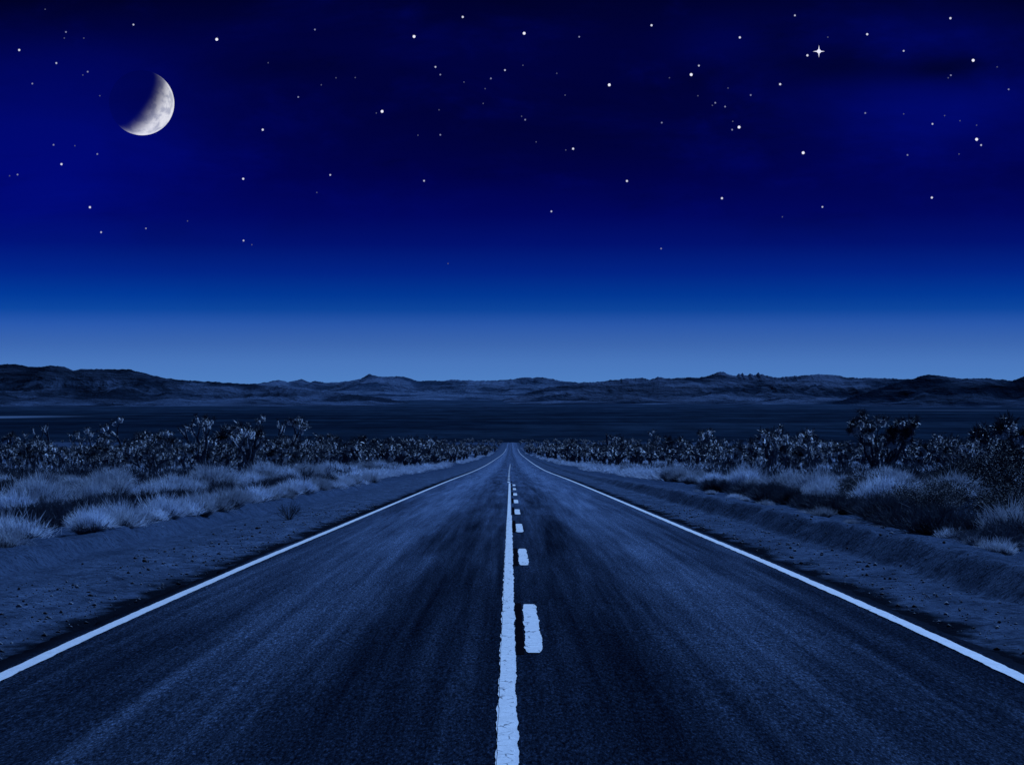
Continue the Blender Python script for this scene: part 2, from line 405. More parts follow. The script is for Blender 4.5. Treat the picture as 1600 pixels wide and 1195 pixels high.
ridge('mountains', 'low dark hills in front of the range at right', [(1270, 634), (1300, 628), (1345, 614), (1380, 602), (1420, 593), (1440, 586.5), (1450, 584.5), (1466, 587), (1485, 589.5), (1512, 591.5), (1540, 590.5), (1560, 593), (1578, 595), (1590, 590.5), (1600, 586.5), (1640, 580), (1800, 576), (2200, 582), (2900, 610)], 28500, 4200, 2600, M['mt_hill'], 291)

# ------------------------------------------------------------------ plants
def unit(v): return v / np.maximum(np.linalg.norm(v, axis=-1, keepdims=True), 1e-9)
def blades(P0, D, L, W, g, bendy=.25):
    """two-joint tapering blades -> verts, tris"""
    n = len(P0); side = unit(np.cross(D, g.normal(size=(n, 3)))); sag = g.normal(size=(n, 3)) * bendy
    mid = P0 + D * (L * .55)[:, None] + sag * (L * .12)[:, None]
    tip = P0 + D * L[:, None] + sag * (L * .35)[:, None]
    w = W[:, None]
    Vb = np.stack([P0 - side * w * .5, P0 + side * w * .5, mid + side * w * .42, mid - side * w * .42, tip], 1).reshape(-1, 3)
    i = np.arange(n)[:, None] * 5
    T = np.concatenate([i + [0, 1, 2], i + [0, 2, 3], i + [3, 2, 4]], 0)
    return Vb, T
def leaves(P0, D, L, W, g):
    n = len(P0); side = unit(np.cross(D, g.normal(size=(n, 3))))
    mid = P0 + D * (L * .45)[:, None]; tip = P0 + D * L[:, None]; w = W[:, None] * .5
    Vl = np.stack([P0, mid + side * w, tip, mid - side * w], 1).reshape(-1, 3)
    i = np.arange(n)[:, None] * 4
    return Vl, np.concatenate([i + [0, 1, 2], i + [0, 2, 3]], 0)
def join(parts):
    Vs, Ts, o = [], [], 0
    for a, t in parts: Vs.append(a); Ts.append(t + o); o += len(a)
    return np.concatenate(Vs), np.concatenate(Ts)
def tubes(segs, sides=6):
    Vs, Qs, o = [], [], 0
    for p0, p1, r0, r1 in segs:
        d = unit(p1 - p0); a = unit(np.cross(d, [.31, .95, .12])); b = np.cross(d, a)
        th = np.arange(sides) * 2 * np.pi / sides
        ring = np.cos(th)[:, None] * a + np.sin(th)[:, None] * b
        Vs += [p0 + ring * r0, p1 + ring * r1]
        i = np.arange(sides); j = (i + 1) % sides
        Qs.append(np.stack([i, j, j + sides, i + sides], 1) + o); o += 2 * sides
    return np.concatenate(Vs), np.concatenate(Qs)

def brush_geo(g, n, rx, h, w, spread=1.0, fork=2):
    """a dome of thin upright stems; returns unit-size geometry"""
    a = g.uniform(0, 2 * np.pi, n); q = np.sqrt(g.uniform(0, 1, n))
    base = np.stack([np.cos(a) * q * rx * .45, np.sin(a) * q * rx * .45, np.zeros(n) - .02], 1)
    lob = 1 + .22 * np.sin(a * 3 + g.uniform(0, 6)) + .15 * np.sin(a * 5 + g.uniform(0, 6))
    top = np.stack([np.cos(a) * q * rx * spread * lob, np.sin(a) * q * rx * spread * lob, h * (np.sqrt(np.clip(1 - (q * .93) ** 2, 0, 1))) * g.uniform(.62, 1.08, n)], 1)
    top += g.normal(size=(n, 3)) * rx * .07; top[:, 2] = np.abs(top[:, 2]) + .02
    d = top - base; L = np.linalg.norm(d, axis=1)
    parts = [blades(base, unit(d), L, np.full(n, w), g)]
    for k in range(fork):
        f = g.uniform(.42, .95, n); P0 = base + d * f[:, None]
        dd = unit(unit(d) + g.normal(size=(n, 3)) * .42 + [0, 0, .15])
        parts.append(blades(P0, dd, L * g.uniform(.18, .42, n), np.full(n, w * .85), g))
    return join(parts)
def leafy_geo(g, n, rx, h, leaf, clumps=26):
    """an open bush: stems that carry small leaf clumps"""
    a = g.uniform(0, 2 * np.pi, clumps); q = np.sqrt(g.uniform(0, 1, clumps))
    c = np.stack([np.cos(a) * q * rx * .85, np.sin(a) * q * rx * .85, h * (.10 + .82 * g.uniform(.08, 1, clumps) * np.sqrt(1 - (q * .8) ** 2))], 1)
    st = blades(np.stack([np.cos(a) * .06 * rx, np.sin(a) * .06 * rx, np.zeros(clumps) - .02], 1), unit(c), np.linalg.norm(c, axis=1), np.full(clumps, .03 * rx), g)
    k = g.integers(0, clumps, n)
    P0 = c[k] + np.clip(g.normal(size=(n, 3)), -1.7, 1.7) * np.array([.16 * rx, .16 * rx, .10 * h]); P0[:, 2] = np.abs(P0[:, 2])
    D = unit(g.normal(size=(n, 3)) + [0, 0, .5])
    return join([st, leaves(P0, D, leaf * g.uniform(.6, 1.4, n), leaf * .55 * g.uniform(.6, 1.3, n), g)])

BR = {}
def proto(kind, i, geo, mat, stem=None, n_stem=0):
    mi = np.zeros(len(geo[1]), dtype=int); mi[:n_stem * 3] = 1 if stem else 0
    me = mesh_np(kind, geo[0], tris=geo[1], mats=[mat, stem] if stem else [mat], midx=mi); BR.setdefault(kind, []).append(me)
for i in range(5):
    g = np.random.default_rng(300 + i)
    proto('tuft', i, brush_geo(g, 520, .55, .50, .010, 1.05, 2), M['straw'], M['stem'], 400)
for i in range(6):
    g = np.random.default_rng(320 + i)
    proto('brush', i, brush_geo(g, 800, .85, .85, .014, 1.0, 3), M['straw'], M['stem'], 800)
for i in range(4):
    g = np.random.default_rng(340 + i)
    proto('brown', i, brush_geo(g, 700, .8, .75, .014, 1.0, 3), M['brown'])
for i in range(4):
    g = np.random.default_rng(360 + i)
    proto('creosote', i, leafy_geo(g, 7500, 1.0, 1.7, .05, 44), M['olive'])

NAMES = dict(tuft='dry_grass_tuft', brush='desert_shrub', brown='brown_shrub', creosote='creosote_bush')
CATS = dict(tuft='grass tuft', brush='shrub', brown='shrub', creosote='bush')
def plant(kind, x, d, s, sz=1.0, label=None, group=None, i=None):
    me = BR[kind][random.randrange(len(BR[kind])) if i is None else i]
    o = link(NAMES[kind], me, loc=(x, d, float(ground_z(x, d)) - .02))
    o.rotation_euler = (random.uniform(-.08, .08), random.uniform(-.08, .08), random.uniform(0, 6.28)); o.scale = (s, s, s * sz)
    return props(o, label, CATS[kind], group)

ORD = ['first', 'second', 'third', 'fourth', 'fifth', 'sixth', 'seventh', 'eighth', 'ninth', 'tenth', 'eleventh', 'twelfth', 'thirteenth', 'fourteenth', 'fifteenth', 'sixteenth',
       'seventeenth', 'eighteenth', 'nineteenth', 'twentieth', 'twenty-first', 'twenty-second', 'twenty-third', 'twenty-fourth', 'twenty-fifth', 'twenty-sixth', 'twenty-seventh',
       'twenty-eighth', 'twenty-ninth', 'thirtieth', 'thirty-first', 'thirty-second', 'thirty-third', 'thirty-fourth', 'thirty-fifth', 'thirty-sixth', 'thirty-seventh', 'thirty-eighth', 'thirty-ninth', 'fortieth']
def px_x(x, d): return CX + F_PX * x / d

# rows of brush, each a list of (x, d, scale, zscale), sorted along the row
def row(kind, lst, phrase, group, edge):
    lst = sorted(lst, key=lambda p: px_x(p[0], p[1]) * (1 if edge == 'left' else -1))
    k = 0
    for (x, d, s, sz) in lst:
        if -30 < px_x(x, d) < 1630:
            plant(kind, x, d, s, sz, f'{phrase}, {ORD[min(k, 39)]} of its row from the {edge} edge', group); k += 1
r_ = random.uniform
front_left = [(-7.05, 33.9, .62, .9), (-7.5, 36.8, .95, .95)]
d = 40.5
while d < 128: front_left.append((-6.85 - r_(0, .45), d, r_(.72, 1.0), r_(.85, 1.15))); d += r_(1.0, 1.9) * (d / 50)
row('tuft', front_left, 'pale spiky tuft on the left berm', 'grass tufts along the left berm', 'left')
second_left = []
d = 50.0
while d < 235: second_left.append((-10.7 - r_(-.3, .5), d, r_(.7, 1.3), r_(.75, 1.1))); d += r_(1.6, 3.4) * max(1, d / 75)
row('brush', second_left, 'bushy pale shrub in the left hedge', 'hedge of shrubs behind the left berm', 'left')
brown_left = []
d = 40.0
while d < 120: brown_left.append((-9.0 - r_(-.5, .5), d, r_(.6, .95), r_(.6, .85))); d += r_(1.0, 1.9) * (d / 55)
row('brown', brown_left, 'dark brown shrub before the left hedge', 'brown shrubs behind the left berm', 'left')
right_row = []
d = 52.0
while d < 235: right_row.append((7.5 + r_(-.5, .9) + .012 * d, d, r_(.6, 1.1), r_(.7, 1.05))); d += r_(2.6, 5.0) * max(1, d / 75)
row('brush', right_row, 'bushy pale shrub in the right hedge', 'hedge of shrubs above the right bank', 'right')
brown_right = []
d = 29.0
while d < 82: brown_right.append((6.75 + r_(-.3, .6) + .008 * max(0, d - 30), d, r_(.5, .9), r_(.55, .85))); d += r_(1.2, 2.2) * (d / 45)
row('brown', brown_right, 'dark brown shrub behind the right bank', 'brown shrubs along the right bank', 'right')
inner_left = []
d = 54.0
while d < 150: inner_left.append((-11.6 - r_(-.9, .9), d, r_(.38, .6), r_(.55, .8))); d += r_(3.5, 7.0) * (d / 75)
row('creosote', inner_left, 'dark leafy shrub inside the left hedge', 'dark leafy shrubs in the left hedge', 'left')
thicket = []
d = 33.5
while d < 66: thicket.append((8.2 + r_(-.5, 1.6) + .02 * (d - 33), d, r_(.42, .72), r_(.55, .85))); d += r_(1.1, 2.2)
row('creosote', thicket, 'dark leafy bush of the right corner thicket', 'dark thicket above the right bank', 'right')
tuft_right = []
d = 30.0
while d < 90: tuft_right.append((6.1 + r_(-.1, .4), d, r_(.28, .5), r_(.6, .9))); d += r_(2.5, 6) * (d / 45)
row('tuft', tuft_right, 'low grass tuft on the right bank', 'grass tufts along the right bank', 'right')

# dark creosote bushes
for (px, by, s, lab) in [
    (1594, 790, 1.12, 'large dark creosote bush at the right edge of the photo, taller than its neighbours'),
    (1548, 772, .95, 'dark leafy bush between the right edge bush and the biggest right Joshua tree'),
    (1505, 765, .95, 'low dark leafy bush in front of the thin pale Joshua tree'),
    (1440, 772, .55, 'small dark rounded bush at the foot of the big Joshua tree'),
    (1330, 766, .5, 'small dark bush below and left of the big Joshua tree'),
    (185, 757, .55, 'dark bush standing out of the pale brush under the tall dark Joshua tree at left'),
    (12, 770, .6, 'dark bush at the left edge of the photo among pale brush'),
    (285, 735, .75, 'wide black-looking bush under the pale-headed young Joshua tree at left')]:
    el = .3 if px > 800 else .05
    dd = dist_for(by, el); plant('creosote', (px - CX) * dd / F_PX, dd, s, .9, lab, 'dark leafy bushes')
plant('brush', 7.35, 35.5, .72, .9, 'rounded blue-grey shrub behind the bank at the lower right edge of the photo', 'hedge of shrubs above the right bank', 1)
plant('tuft', -9.2, 42.5, .8, 1.0, 'pale spiky tuft at the left edge, set back behind the berm', 'grass tufts along the left berm', 2)

# scattered brush across the flats
cnt = 0
def scatter(n, x0, x1, d0, d1, side, kinds, label, group):
    k = 0; tries = 0
    while k < n and tries < n * 30:
        tries += 1
        d = d0 * (d1 / d0) ** random.random(); x = side * (x0 + (x1 - x0) * random.random() * min(1, d / 200) ** .8 + .008 * d)
        if not (-20 < px_x(x, d) < 1620): continue
        kd = random.choices(list(kinds), weights=list(kinds.values()))[0]
        plant(kd, x, d, r_(.7, 1.15), r_(.6, .95), label[kd], group[kd]); k += 1
lab_l = dict(brush='scattered pale shrub on the flats between the hedge and Joshua trees, left of the road', brown='scattered dark shrub on the flats among Joshua trees, left of the road')
lab_r = dict(brush='scattered pale shrub on the flats between the hedge and Joshua trees, right of the road', brown='scattered dark shrub on the flats among Joshua trees, right of the road')
scatter(150, 12.5, 50, 68, 330, -1, dict(brush=3, brown=2), lab_l, dict(brush='scattered pale shrubs left of the road', brown='scattered dark shrubs left of the road'))
scatter(120, 10.5, 50, 60, 330, 1, dict(brush=2.6, brown=2), lab_r, dict(brush='scattered pale shrubs right of the road', brown='scattered dark shrubs right of the road'))

# the ball of dry twigs and the stones on the left shoulder
g = np.random.default_rng(400)
n = 64; a = g.uniform(0, 6.283, n); q = np.sqrt(g.uniform(0, 1, n))
base = np.stack([np.cos(a) * q * .05, np.sin(a) * q * .05, np.zeros(n)], 1)
D = unit(np.stack([np.cos(a) * q * .9, np.sin(a) * q * .9, .25 + np.sqrt(1 - q ** 2) * .9], 1))
L = g.uniform(.3, .48, n)
tw = [blades(base, D, L, np.full(n, .009), g)]
for f in (.45, .65, .8):
    tw.append(blades(base + D * (L * f)[:, None], unit(D + g.normal(size=(n, 3)) * .5), L * .35, np.full(n, .006), g))
tv, tt = join(tw)
dd = dist_for(812); xx = (452 - CX) * dd / F_PX
props(link('dry_weed', mesh_np('dry_weed', tv, tris=tt, mats=[M['twig']]), loc=(xx, dd, float(ground_z(xx, dd)))),
      'round bare dry weed growing alone on the dirt shoulder left of the road', 'weed')
def stone(px, by, w, lab, mat='rock'):
    me = bpy.data.meshes.new('stone')
    import bmesh
    bm = bmesh.new(); bmesh.ops.create_icosphere(bm, subdivisions=2, radius=.5)
    s = random.random() * 50
    for v in bm.verts:
        k = .75 + .5 * float(vnoise(v.co.x * 2.2 + s, v.co.y * 2.2 + v.co.z * 1.7, 3)); v.co = Vector((v.co.x * k, v.co.y * k * .8, v.co.z * k * .62))
    bm.to_mesh(me); bm.free(); me.materials.append(M[mat])
    dd = dist_for(by); xx = (px - CX) * dd / F_PX
    o = link('stone', me, loc=(xx, dd, float(ground_z(xx, dd)) + w * .15)); o.scale = (w, w, w); o.rotation_euler = (0, 0, random.random() * 6)
    props(o, lab, 'stone', 'stones on the dirt shoulders')
stone(226, 879, .085, 'dark stone lying on the left shoulder, lower and bigger of the pair')
stone(258, 863, .06, 'dark stone lying on the left shoulder, upper and smaller of the pair')
stone(401, 827, .085, 'dark stone on the left shoulder below and left of the dry weed')
stone(334, 854, .045, 'tiny dark stone on the left shoulder between the stone pair and dry weed')
stone(1268, 836, .08, 'dark stone at the foot of the right bank')
stone(1222, 821, .07, 'dark clod at the foot of the right bank, farther up the road')

def gravel():
    g = np.random.default_rng(450); Vs, Ts, Ms, o = [], [], [], 0
    n = 2400; sd = np.where(g.random(n) < .5, -1, 1); d = 13 * (75 / 13) ** g.random(n)
    x = sd * (3.95 + np.abs(g.normal(size=n)) * .9); sz = .007 + .022 * g.random(n) ** 4 + d * .00012
    oc = np.array([[1, 0, 0], [0, 1, 0], [-1, 0, 0], [0, -1, 0], [0, 0, .8], [0, 0, -.6]], float)
    of = np.array([[0, 1, 4], [1, 2, 4], [2, 3, 4], [3, 0, 4], [1, 0, 5], [2, 1, 5], [3, 2, 5], [0, 3, 5]])
    z = ground_z(x, d)
    for i in range(n):
        if abs(x[i]) > 6.1: continue
        w = oc * (1 + g.normal(size=(6, 1)) * .25) * sz[i]; a = g.uniform(0, 6.28); c, q = math.cos(a), math.sin(a)
        Vs.append(np.stack([w[:, 0] * c - w[:, 1] * q + x[i], w[:, 0] * q + w[:, 1] * c + d[i], w[:, 2] + z[i] + sz[i] * .2], 1)); Ts.append(of + o); o += 6
        Ms.append(np.full(8, int(g.random() < .5)))
    me = mesh_np('gravel', np.concatenate(Vs), tris=np.concatenate(Ts), mats=[M['rock'], M['pale_rock']], midx=np.concatenate(Ms))
    props(link('gravel', me), 'loose gravel and clods strewn over both dirt shoulders', kind='stuff')
gravel()

# ------------------------------------------------------------------ Joshua trees
def joshua(seed, levels, first, heads3=.3, spread=.6, r0=.16, stems=1, shrink=.78, leafL=.23, nleaf=26, nskirt=110):
    g = np.random.default_rng(seed); segs, heads = [], []
    def grow(p, d, L, r, lev):
        m = 3
        for k in range(m):
            d2 = unit(d + g.normal(size=3) * .13 + np.array([0, 0, .10])); q = p + d2 * L / m; r2 = r * (.93 if lev else .9)
            segs.append((p, q, r, r2)); p, d, r = q, d2, r2
        if lev >= levels or (lev > 0 and g.random() < .13):
            heads.append((p, d, L)); return
        kids = 3 if g.random() < heads3 else 2
        a0 = g.uniform(0, 6.283); ax = unit(np.cross(d, [.3, .2, .9])); bx = np.cross(d, ax)
        for k in range(kids):
            a = a0 + k * 6.283 / kids + g.normal() * .4; t = spread * g.uniform(.7, 1.35)
            grow(p, unit(d * math.cos(t) + (ax * math.cos(a) + bx * math.sin(a)) * math.sin(t)), L * shrink * g.uniform(.75, 1.15), r * .78, lev + 1)
    for s in range(stems):
        a = s * 6.283 / stems + g.uniform(0, .8); o = 0 if stems == 1 else .14
        grow(np.array([math.cos(a) * o, math.sin(a) * o, -.05]), unit(np.array([math.cos(a) * o * 2.2, math.sin(a) * o * 2.2, 1.0])), first * g.uniform(.85, 1.15), r0, 0)
    lv, sk = [], []
    for (p, d, L) in heads:
        n = nleaf; v = unit(g.normal(size=(n, 3))); v = unit(v + d * .75)
        P0 = p + d * g.uniform(-.10, .06, n)[:, None]
        lv.append(leaves(P0, v, leafL * g.uniform(.7, 1.15, n), np.full(n, leafL * .13), g))
        n = nskirt; sl = max(.16, min(L * .95, .7))
        P0 = p - d * g.uniform(.06, sl, n)[:, None]
        v = unit(unit(np.cross(d, g.normal(size=(n, 3)))) - d * g.uniform(.35, 1.5, n)[:, None])
        sk.append(leaves(P0, v, leafL * .62 * g.uniform(.6, 1.1, n), np.full(n, leafL * .22), g))
    tv, tq = tubes(segs); lv = join(lv); sk = join(sk)
    top = lv[0][:, 2].max()
    return dict(trunk=(tv, tq), crown=lv, skirt=sk, h=top)
JT = [joshua(501, 4, 1.1, .35, .62), joshua(502, 4, .9, .3, .55), joshua(503, 3, 1.25, .3, .6), joshua(504, 4, .6, .35, .62), joshua(505, 2, 1.5, .2, .5), joshua(506, 4, .45, .5, .7),
      joshua(507, 5, .5, .25, .62, shrink=.76), joshua(508, 1, 1.7, 0, .45, .13), joshua(509, 0, 1.9, 0, .4, .12), joshua(513, 5, .95, .3, .37, .15, stems=4, shrink=.8, leafL=.30, nleaf=30, nskirt=150), joshua(511, 4, .6, .35, .6)]
for k, t in enumerate(JT):
    t['m_trunk'] = mesh_np('joshua_trunk', t['trunk'][0], quads=t['trunk'][1], mats=[M['bark']], smooth=True)
    t['m_crown'] = mesh_np('joshua_crown', t['crown'][0], tris=t['crown'][1], mats=[M['leaf']])
    t['m_skirt'] = mesh_np('joshua_skirt', t['skirt'][0], tris=t['skirt'][1], mats=[M['skirt']])
def tree(k, x, d, h, label, group, rz=None):
    t = JT[k]; s = h / t['h']
    e = link('joshua_tree', None, loc=(x, d, float(ground_z(x, d)) - .03)); e.scale = (s, s, s); e.rotation_euler = (0, 0, random.uniform(0, 6.28) if rz is None else rz)
    link('trunk', t['m_trunk'], e); link('crown', t['m_crown'], e); link('dead_leaves', t['m_skirt'], e)
    return props(e, label, 'tree', group)
GL, GR = 'Joshua trees left of the road', 'Joshua trees right of the road'
for (px, by, ty, k, lab) in [
    (57, 712, 661, 4, 'two-headed Joshua tree with thick dark trunk near the left edge of the photo'),
    (77, 708, 658, 7, 'slender Joshua tree beside the two-headed one near the left edge'),
    (14, 716, 671, 3, 'low bushy Joshua tree at the left edge of the photo'),
    (122, 722, 668, 2, 'Joshua tree with a bare pale trunk under the left mountain slope'),
    (150, 722, 672, 5, 'round many-headed Joshua tree next to the bare pale trunk at left'),
    (190, 724, 647, 0, 'tall dark-topped Joshua tree rising above the belt below the pale playa streak'),
    (225, 720, 670, 3, 'broad low Joshua tree just right of the tall dark-topped one'),
    (262, 730, 668, 1, 'wide Joshua tree with slanting branches left of the black-looking bush'),
    (276, 742, 693, 8, 'young single-headed Joshua tree with a bright pale head above the black bush'),
    (296, 722, 660, 7, 'Joshua tree with one bright pale upright head left of the tallest spire'),
    (320, 738, 644, 2, 'tall spire-topped Joshua tree with one bright tip above the left belt'),
    (350, 732, 653, 6, 'many-branched Joshua tree full of pale tips right of the spire-topped one'),
    (378, 728, 668, 5, 'short dense Joshua tree left of the biggest of the left belt'),
    (412, 724, 645, 0, 'biggest Joshua tree of the left belt, dark dense crown with pale tips'),
    (440, 722, 652, 4, 'thin Joshua tree with a raised arm between two big dark ones'),
    (463, 720, 645, 1, 'dark Joshua tree at the right end of the tall group on the left'),
    (502, 716, 674, 11 - 1, 'low pale-tipped Joshua tree right of the tall left group'),
    (528, 716, 674, 6, 'broad pale-tipped Joshua tree before the left belt thins out'),
    (565, 714, 678, 3, 'Joshua tree with looping pale branches near the thin end of the left belt'),
    (590, 712, 682, 5, 'small round Joshua tree at the thin end of the left belt'),
    (656, 708, 683, 3, 'small Joshua tree standing out nearest the road on the left'),
    (948, 719, 671, 8, 'pole-like Joshua tree with pale stem and one dark head right of the road'),
    (978, 718, 680, 4, 'Joshua tree with a curled dark head just right of the pole-like one'),
    (1022, 719, 667, 0, 'dense Joshua tree right of the road, first big one past the pole-like stem'),
    (1046, 720, 675, 5, 'pale-tipped Joshua tree touching the first big one right of the road'),
    (1107, 722, 663, 1, 'upright dark Joshua tree midway between the road and the big one at right'),
    (1095, 722, 682, 6, 'bushy pale Joshua tree leaning against the upright dark one'),
    (1232, 742, 666, 2, 'Joshua tree with a thick dark trunk and a faint raised tip at right'),
    (1252, 738, 686, 1, 'forked Joshua tree beside the thick dark trunk at right'),
    (1296, 737, 680, 1, 'Joshua tree with bright pale heads left of the biggest one at right'),
    (1316, 735, 688, 5, 'small spotted Joshua tree in the shade of the biggest one at right'),
    (1372, 748, 633, 9, 'biggest Joshua tree, several leaning stems and black heads, above the right hedge'),
    (1432, 733, 682, 5, 'dense pale-dotted Joshua tree just right of the biggest one'),
    (1452, 733, 684, 2, 'slim-trunked Joshua tree right of the dense pale-dotted one'),
    (1476, 738, 671, 7, 'thin pale-stemmed Joshua tree with two small heads near the right edge'),
    (1510, 740, 688, 3, 'dim Joshua tree left of the large dark bush at the right edge'),
    (1575, 745, 675, 6, 'dark Joshua tree behind the large dark bush at the right edge')]:
    el = .28 if px > 800 else .03
    d = dist_for(by, el); tree(k, (px - CX) * d / F_PX, d, (by - ty) * d / F_PX * (1.06 if k == 9 else 1.02), lab, GL if px < 800 else GR)
def belt(n, side, x_in, x_out, d0, d1, label, group):
    k = 0; t = 0
    while k < n and t < n * 50:
        t += 1
        d = 1 / (1 / d1 + (1 / d0 - 1 / d1) * random.random() ** .9); x = side * (x_in + (x_out - x_in) * random.random() ** .9 * min(1.0, d / 420))
        if not (-15 < px_x(x, d) < 1615) or (d < 230 and 1270 < px_x(x, d) < 1470): continue
        if fbm(x * .045, d * .016, 2, 77 + side) < -.12: continue
        tree(random.choice([0, 1, 1, 2, 2, 3, 4, 5, 5, 5, 6, 6, 6, 10, 10]), x, d, min(3.9, max(.9, 2.15 * math.exp(random.gauss(0, .33)) + .5 * fbm(x * .06, d * .02, 2, 88))), label, group); k += 1
belt(112, -1, 15, 120, 125, 520, 'lesser Joshua tree, one of many crowding the belt left of the road', GL)
belt(112, 1, 14, 120, 120, 520, 'lesser Joshua tree, one of many crowding the belt right of the road', GR)

# the countless ones beyond, as one mass each
def mass(name, label, geos, mats, spots):
    Vs, Ts, Ms, o = [], [], [], 0
    for (k, x, d, s, sz, rz) in spots:
        c, q = math.cos(rz), math.sin(rz); z = float(ground_z(x, d))
        for mi, (gv, gt) in enumerate(geos[k]):
            W = np.stack([(gv[:, 0] * c - gv[:, 1] * q) * s + x, (gv[:, 0] * q + gv[:, 1] * c) * s + d, gv[:, 2] * s * sz + z], 1)
            Vs.append(W); Ts.append(gt + o); Ms.append(np.full(len(gt), mi)); o += len(W)
    me = mesh_np(name, np.concatenate(Vs), tris=np.concatenate(Ts), mats=mats, midx=np.concatenate(Ms))
    return props(link(name, me), label, kind='stuff')
LO = [joshua(600 + i, 3, .6, .5, .7, leafL=.34, nleaf=9, nskirt=20) for i in range(4)]
geoJ = []
for t in LO:
    q = t['trunk'][1]; geoJ.append([(t['trunk'][0], np.concatenate([q[:, [0, 1, 2]], q[:, [0, 2, 3]]])), t['crown'], t['skirt']])
spots = []
for side in (-1, 1):
    for _ in range(1500):
        d = 250 * (2450 / 250) ** (random.random() ** .8); x = side * (10.5 - 3 * min(1, d / 900) + random.random() ** 1.4 * .225 * d)
        if fbm(x * .02, d * .006, 2, 79 + side) < -.15: continue
        spots.append((random.randrange(4), x, d, min(3.8, max(1.4, random.gauss(2.7, .55))) / LO[0]['h'], 1, r_(0, 6.28)))
mass('joshua_woodland', 'distant belt of small Joshua trees merging at the end of the road', geoJ, [M['bark'], M['leaf'], M['skirt']], spots)
geoB = []
for i in range(4):
    g = np.random.default_rng(700 + i); geoB.append([brush_geo(g, 90, .9, .75, .045, 1.0, 1)])
spots = []
for side in (-1, 1):
    for _ in range(2100):
        d = 1 / (1 / 1500 + (1 / 130 - 1 / 1500) * random.random() ** 1.1); x = side * (8.5 - 2.3 * min(1, d / 700) + 1.0 * random.random() + random.random() ** 1.5 * (6 + .22 * d))
        spots.append((random.randrange(4), x, d, r_(.5, 1.1), r_(.5, .95), r_(0, 6.28)))
mass('scrub', 'low pale scrub thinning toward the end of the road', geoB, [M['straw']], spots)
g = np.random.default_rng(720); geoK = [[brush_geo(g, 90, .9, .75, .05, 1.0, 1)], [brush_geo(g, 70, .8, .6, .05, 1.0, 1)]]
spots = []
for side in (-1, 1):
    for _ in range(1100):
        d = 1 / (1 / 2300 + (1 / 110 - 1 / 2300) * random.random() ** .8); x = side * (9.5 + random.random() * (8 + .22 * d))
        spots.append((random.randrange(2), x, d, r_(.6, 1.3), r_(.6, 1.1), r_(0, 6.28)))
mass('undergrowth', 'dark low undergrowth between the Joshua trees', geoK, [M['brown']], spots)

geoN = []
for i in range(3):
    g = np.random.default_rng(760 + i); geoN.append([brush_geo(g, 260, .8, .7, .02, 1.0, 2)])
spots = []
for side in (-1, 1):
    for _ in range(130):
        d = r_(9, 62); x = side * ((7.0 if side < 0 else 6.2) + random.random() ** 1.5 * 16)
        if -70 < px_x(x, d) < 1670: continue
        spots.append((random.randrange(3), x, d, r_(.5, 1.05), r_(.6, .95), r_(0, 6.28)))
mass('roadside_scrub', 'pale dry scrub on both verges closest to the viewer', geoN, [M['straw']], spots)

# ------------------------------------------------------------------ moon and stars
def sky_point(px, py, dist):
    v = Vector(((px - CX) / F_PX, 1.0, (CY - py) / F_PX)); v.normalize(); return Vector((0, 0, CAM_Z)) + v * dist
def emission_mat(name, col, s):
    m, nt, out = new_mat(name); e = nt.nodes.new('ShaderNodeEmission'); e.inputs[0].default_value = (*col, 1); e.inputs[1].default_value = s
    nt.links.new(e.outputs[0], out.inputs[0]); m.cycles.emission_sampling = 'NONE'; return m
import bmesh
MD = 300000.0
bm = bmesh.new(); bmesh.ops.create_uvsphere(bm, u_segments=96, v_segments=48, radius=49.5 * MD / F_PX)
me = bpy.data.meshes.new('moon'); bm.to_mesh(me); bm.free()
for p in me.polygons: p.use_smooth = True
m, nt, out = new_mat('moon_surface'); m.cycles.emission_sampling = 'NONE'
geo = nt.nodes.new('ShaderNodeNewGeometry'); tc = nt.nodes.new('ShaderNodeTexCoord')
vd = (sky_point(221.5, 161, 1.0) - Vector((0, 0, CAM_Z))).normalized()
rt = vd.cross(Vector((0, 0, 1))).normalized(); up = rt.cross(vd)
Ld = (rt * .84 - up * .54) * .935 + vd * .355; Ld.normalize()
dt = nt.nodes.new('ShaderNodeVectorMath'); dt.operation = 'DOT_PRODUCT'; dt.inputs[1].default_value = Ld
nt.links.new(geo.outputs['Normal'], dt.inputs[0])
lam = math_(nt, 'POWER', mrange(nt, dt.outputs['Value'], -.36, .44), 1.75)  # crescent phase painted into the glow; no lamp lights the ball
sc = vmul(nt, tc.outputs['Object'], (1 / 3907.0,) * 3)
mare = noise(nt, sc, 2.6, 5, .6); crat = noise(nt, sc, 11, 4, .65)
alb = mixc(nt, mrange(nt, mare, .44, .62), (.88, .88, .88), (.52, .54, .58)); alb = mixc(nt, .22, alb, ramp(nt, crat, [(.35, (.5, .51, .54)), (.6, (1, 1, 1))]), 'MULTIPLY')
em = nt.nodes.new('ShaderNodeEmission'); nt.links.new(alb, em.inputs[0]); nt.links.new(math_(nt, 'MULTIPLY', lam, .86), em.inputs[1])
tr = nt.nodes.new('ShaderNodeBsdfTransparent'); tr.inputs[0].default_value = (.9, .9, .84, 1)
ad = nt.nodes.new('ShaderNodeAddShader'); nt.links.new(em.outputs[0], ad.inputs[0])
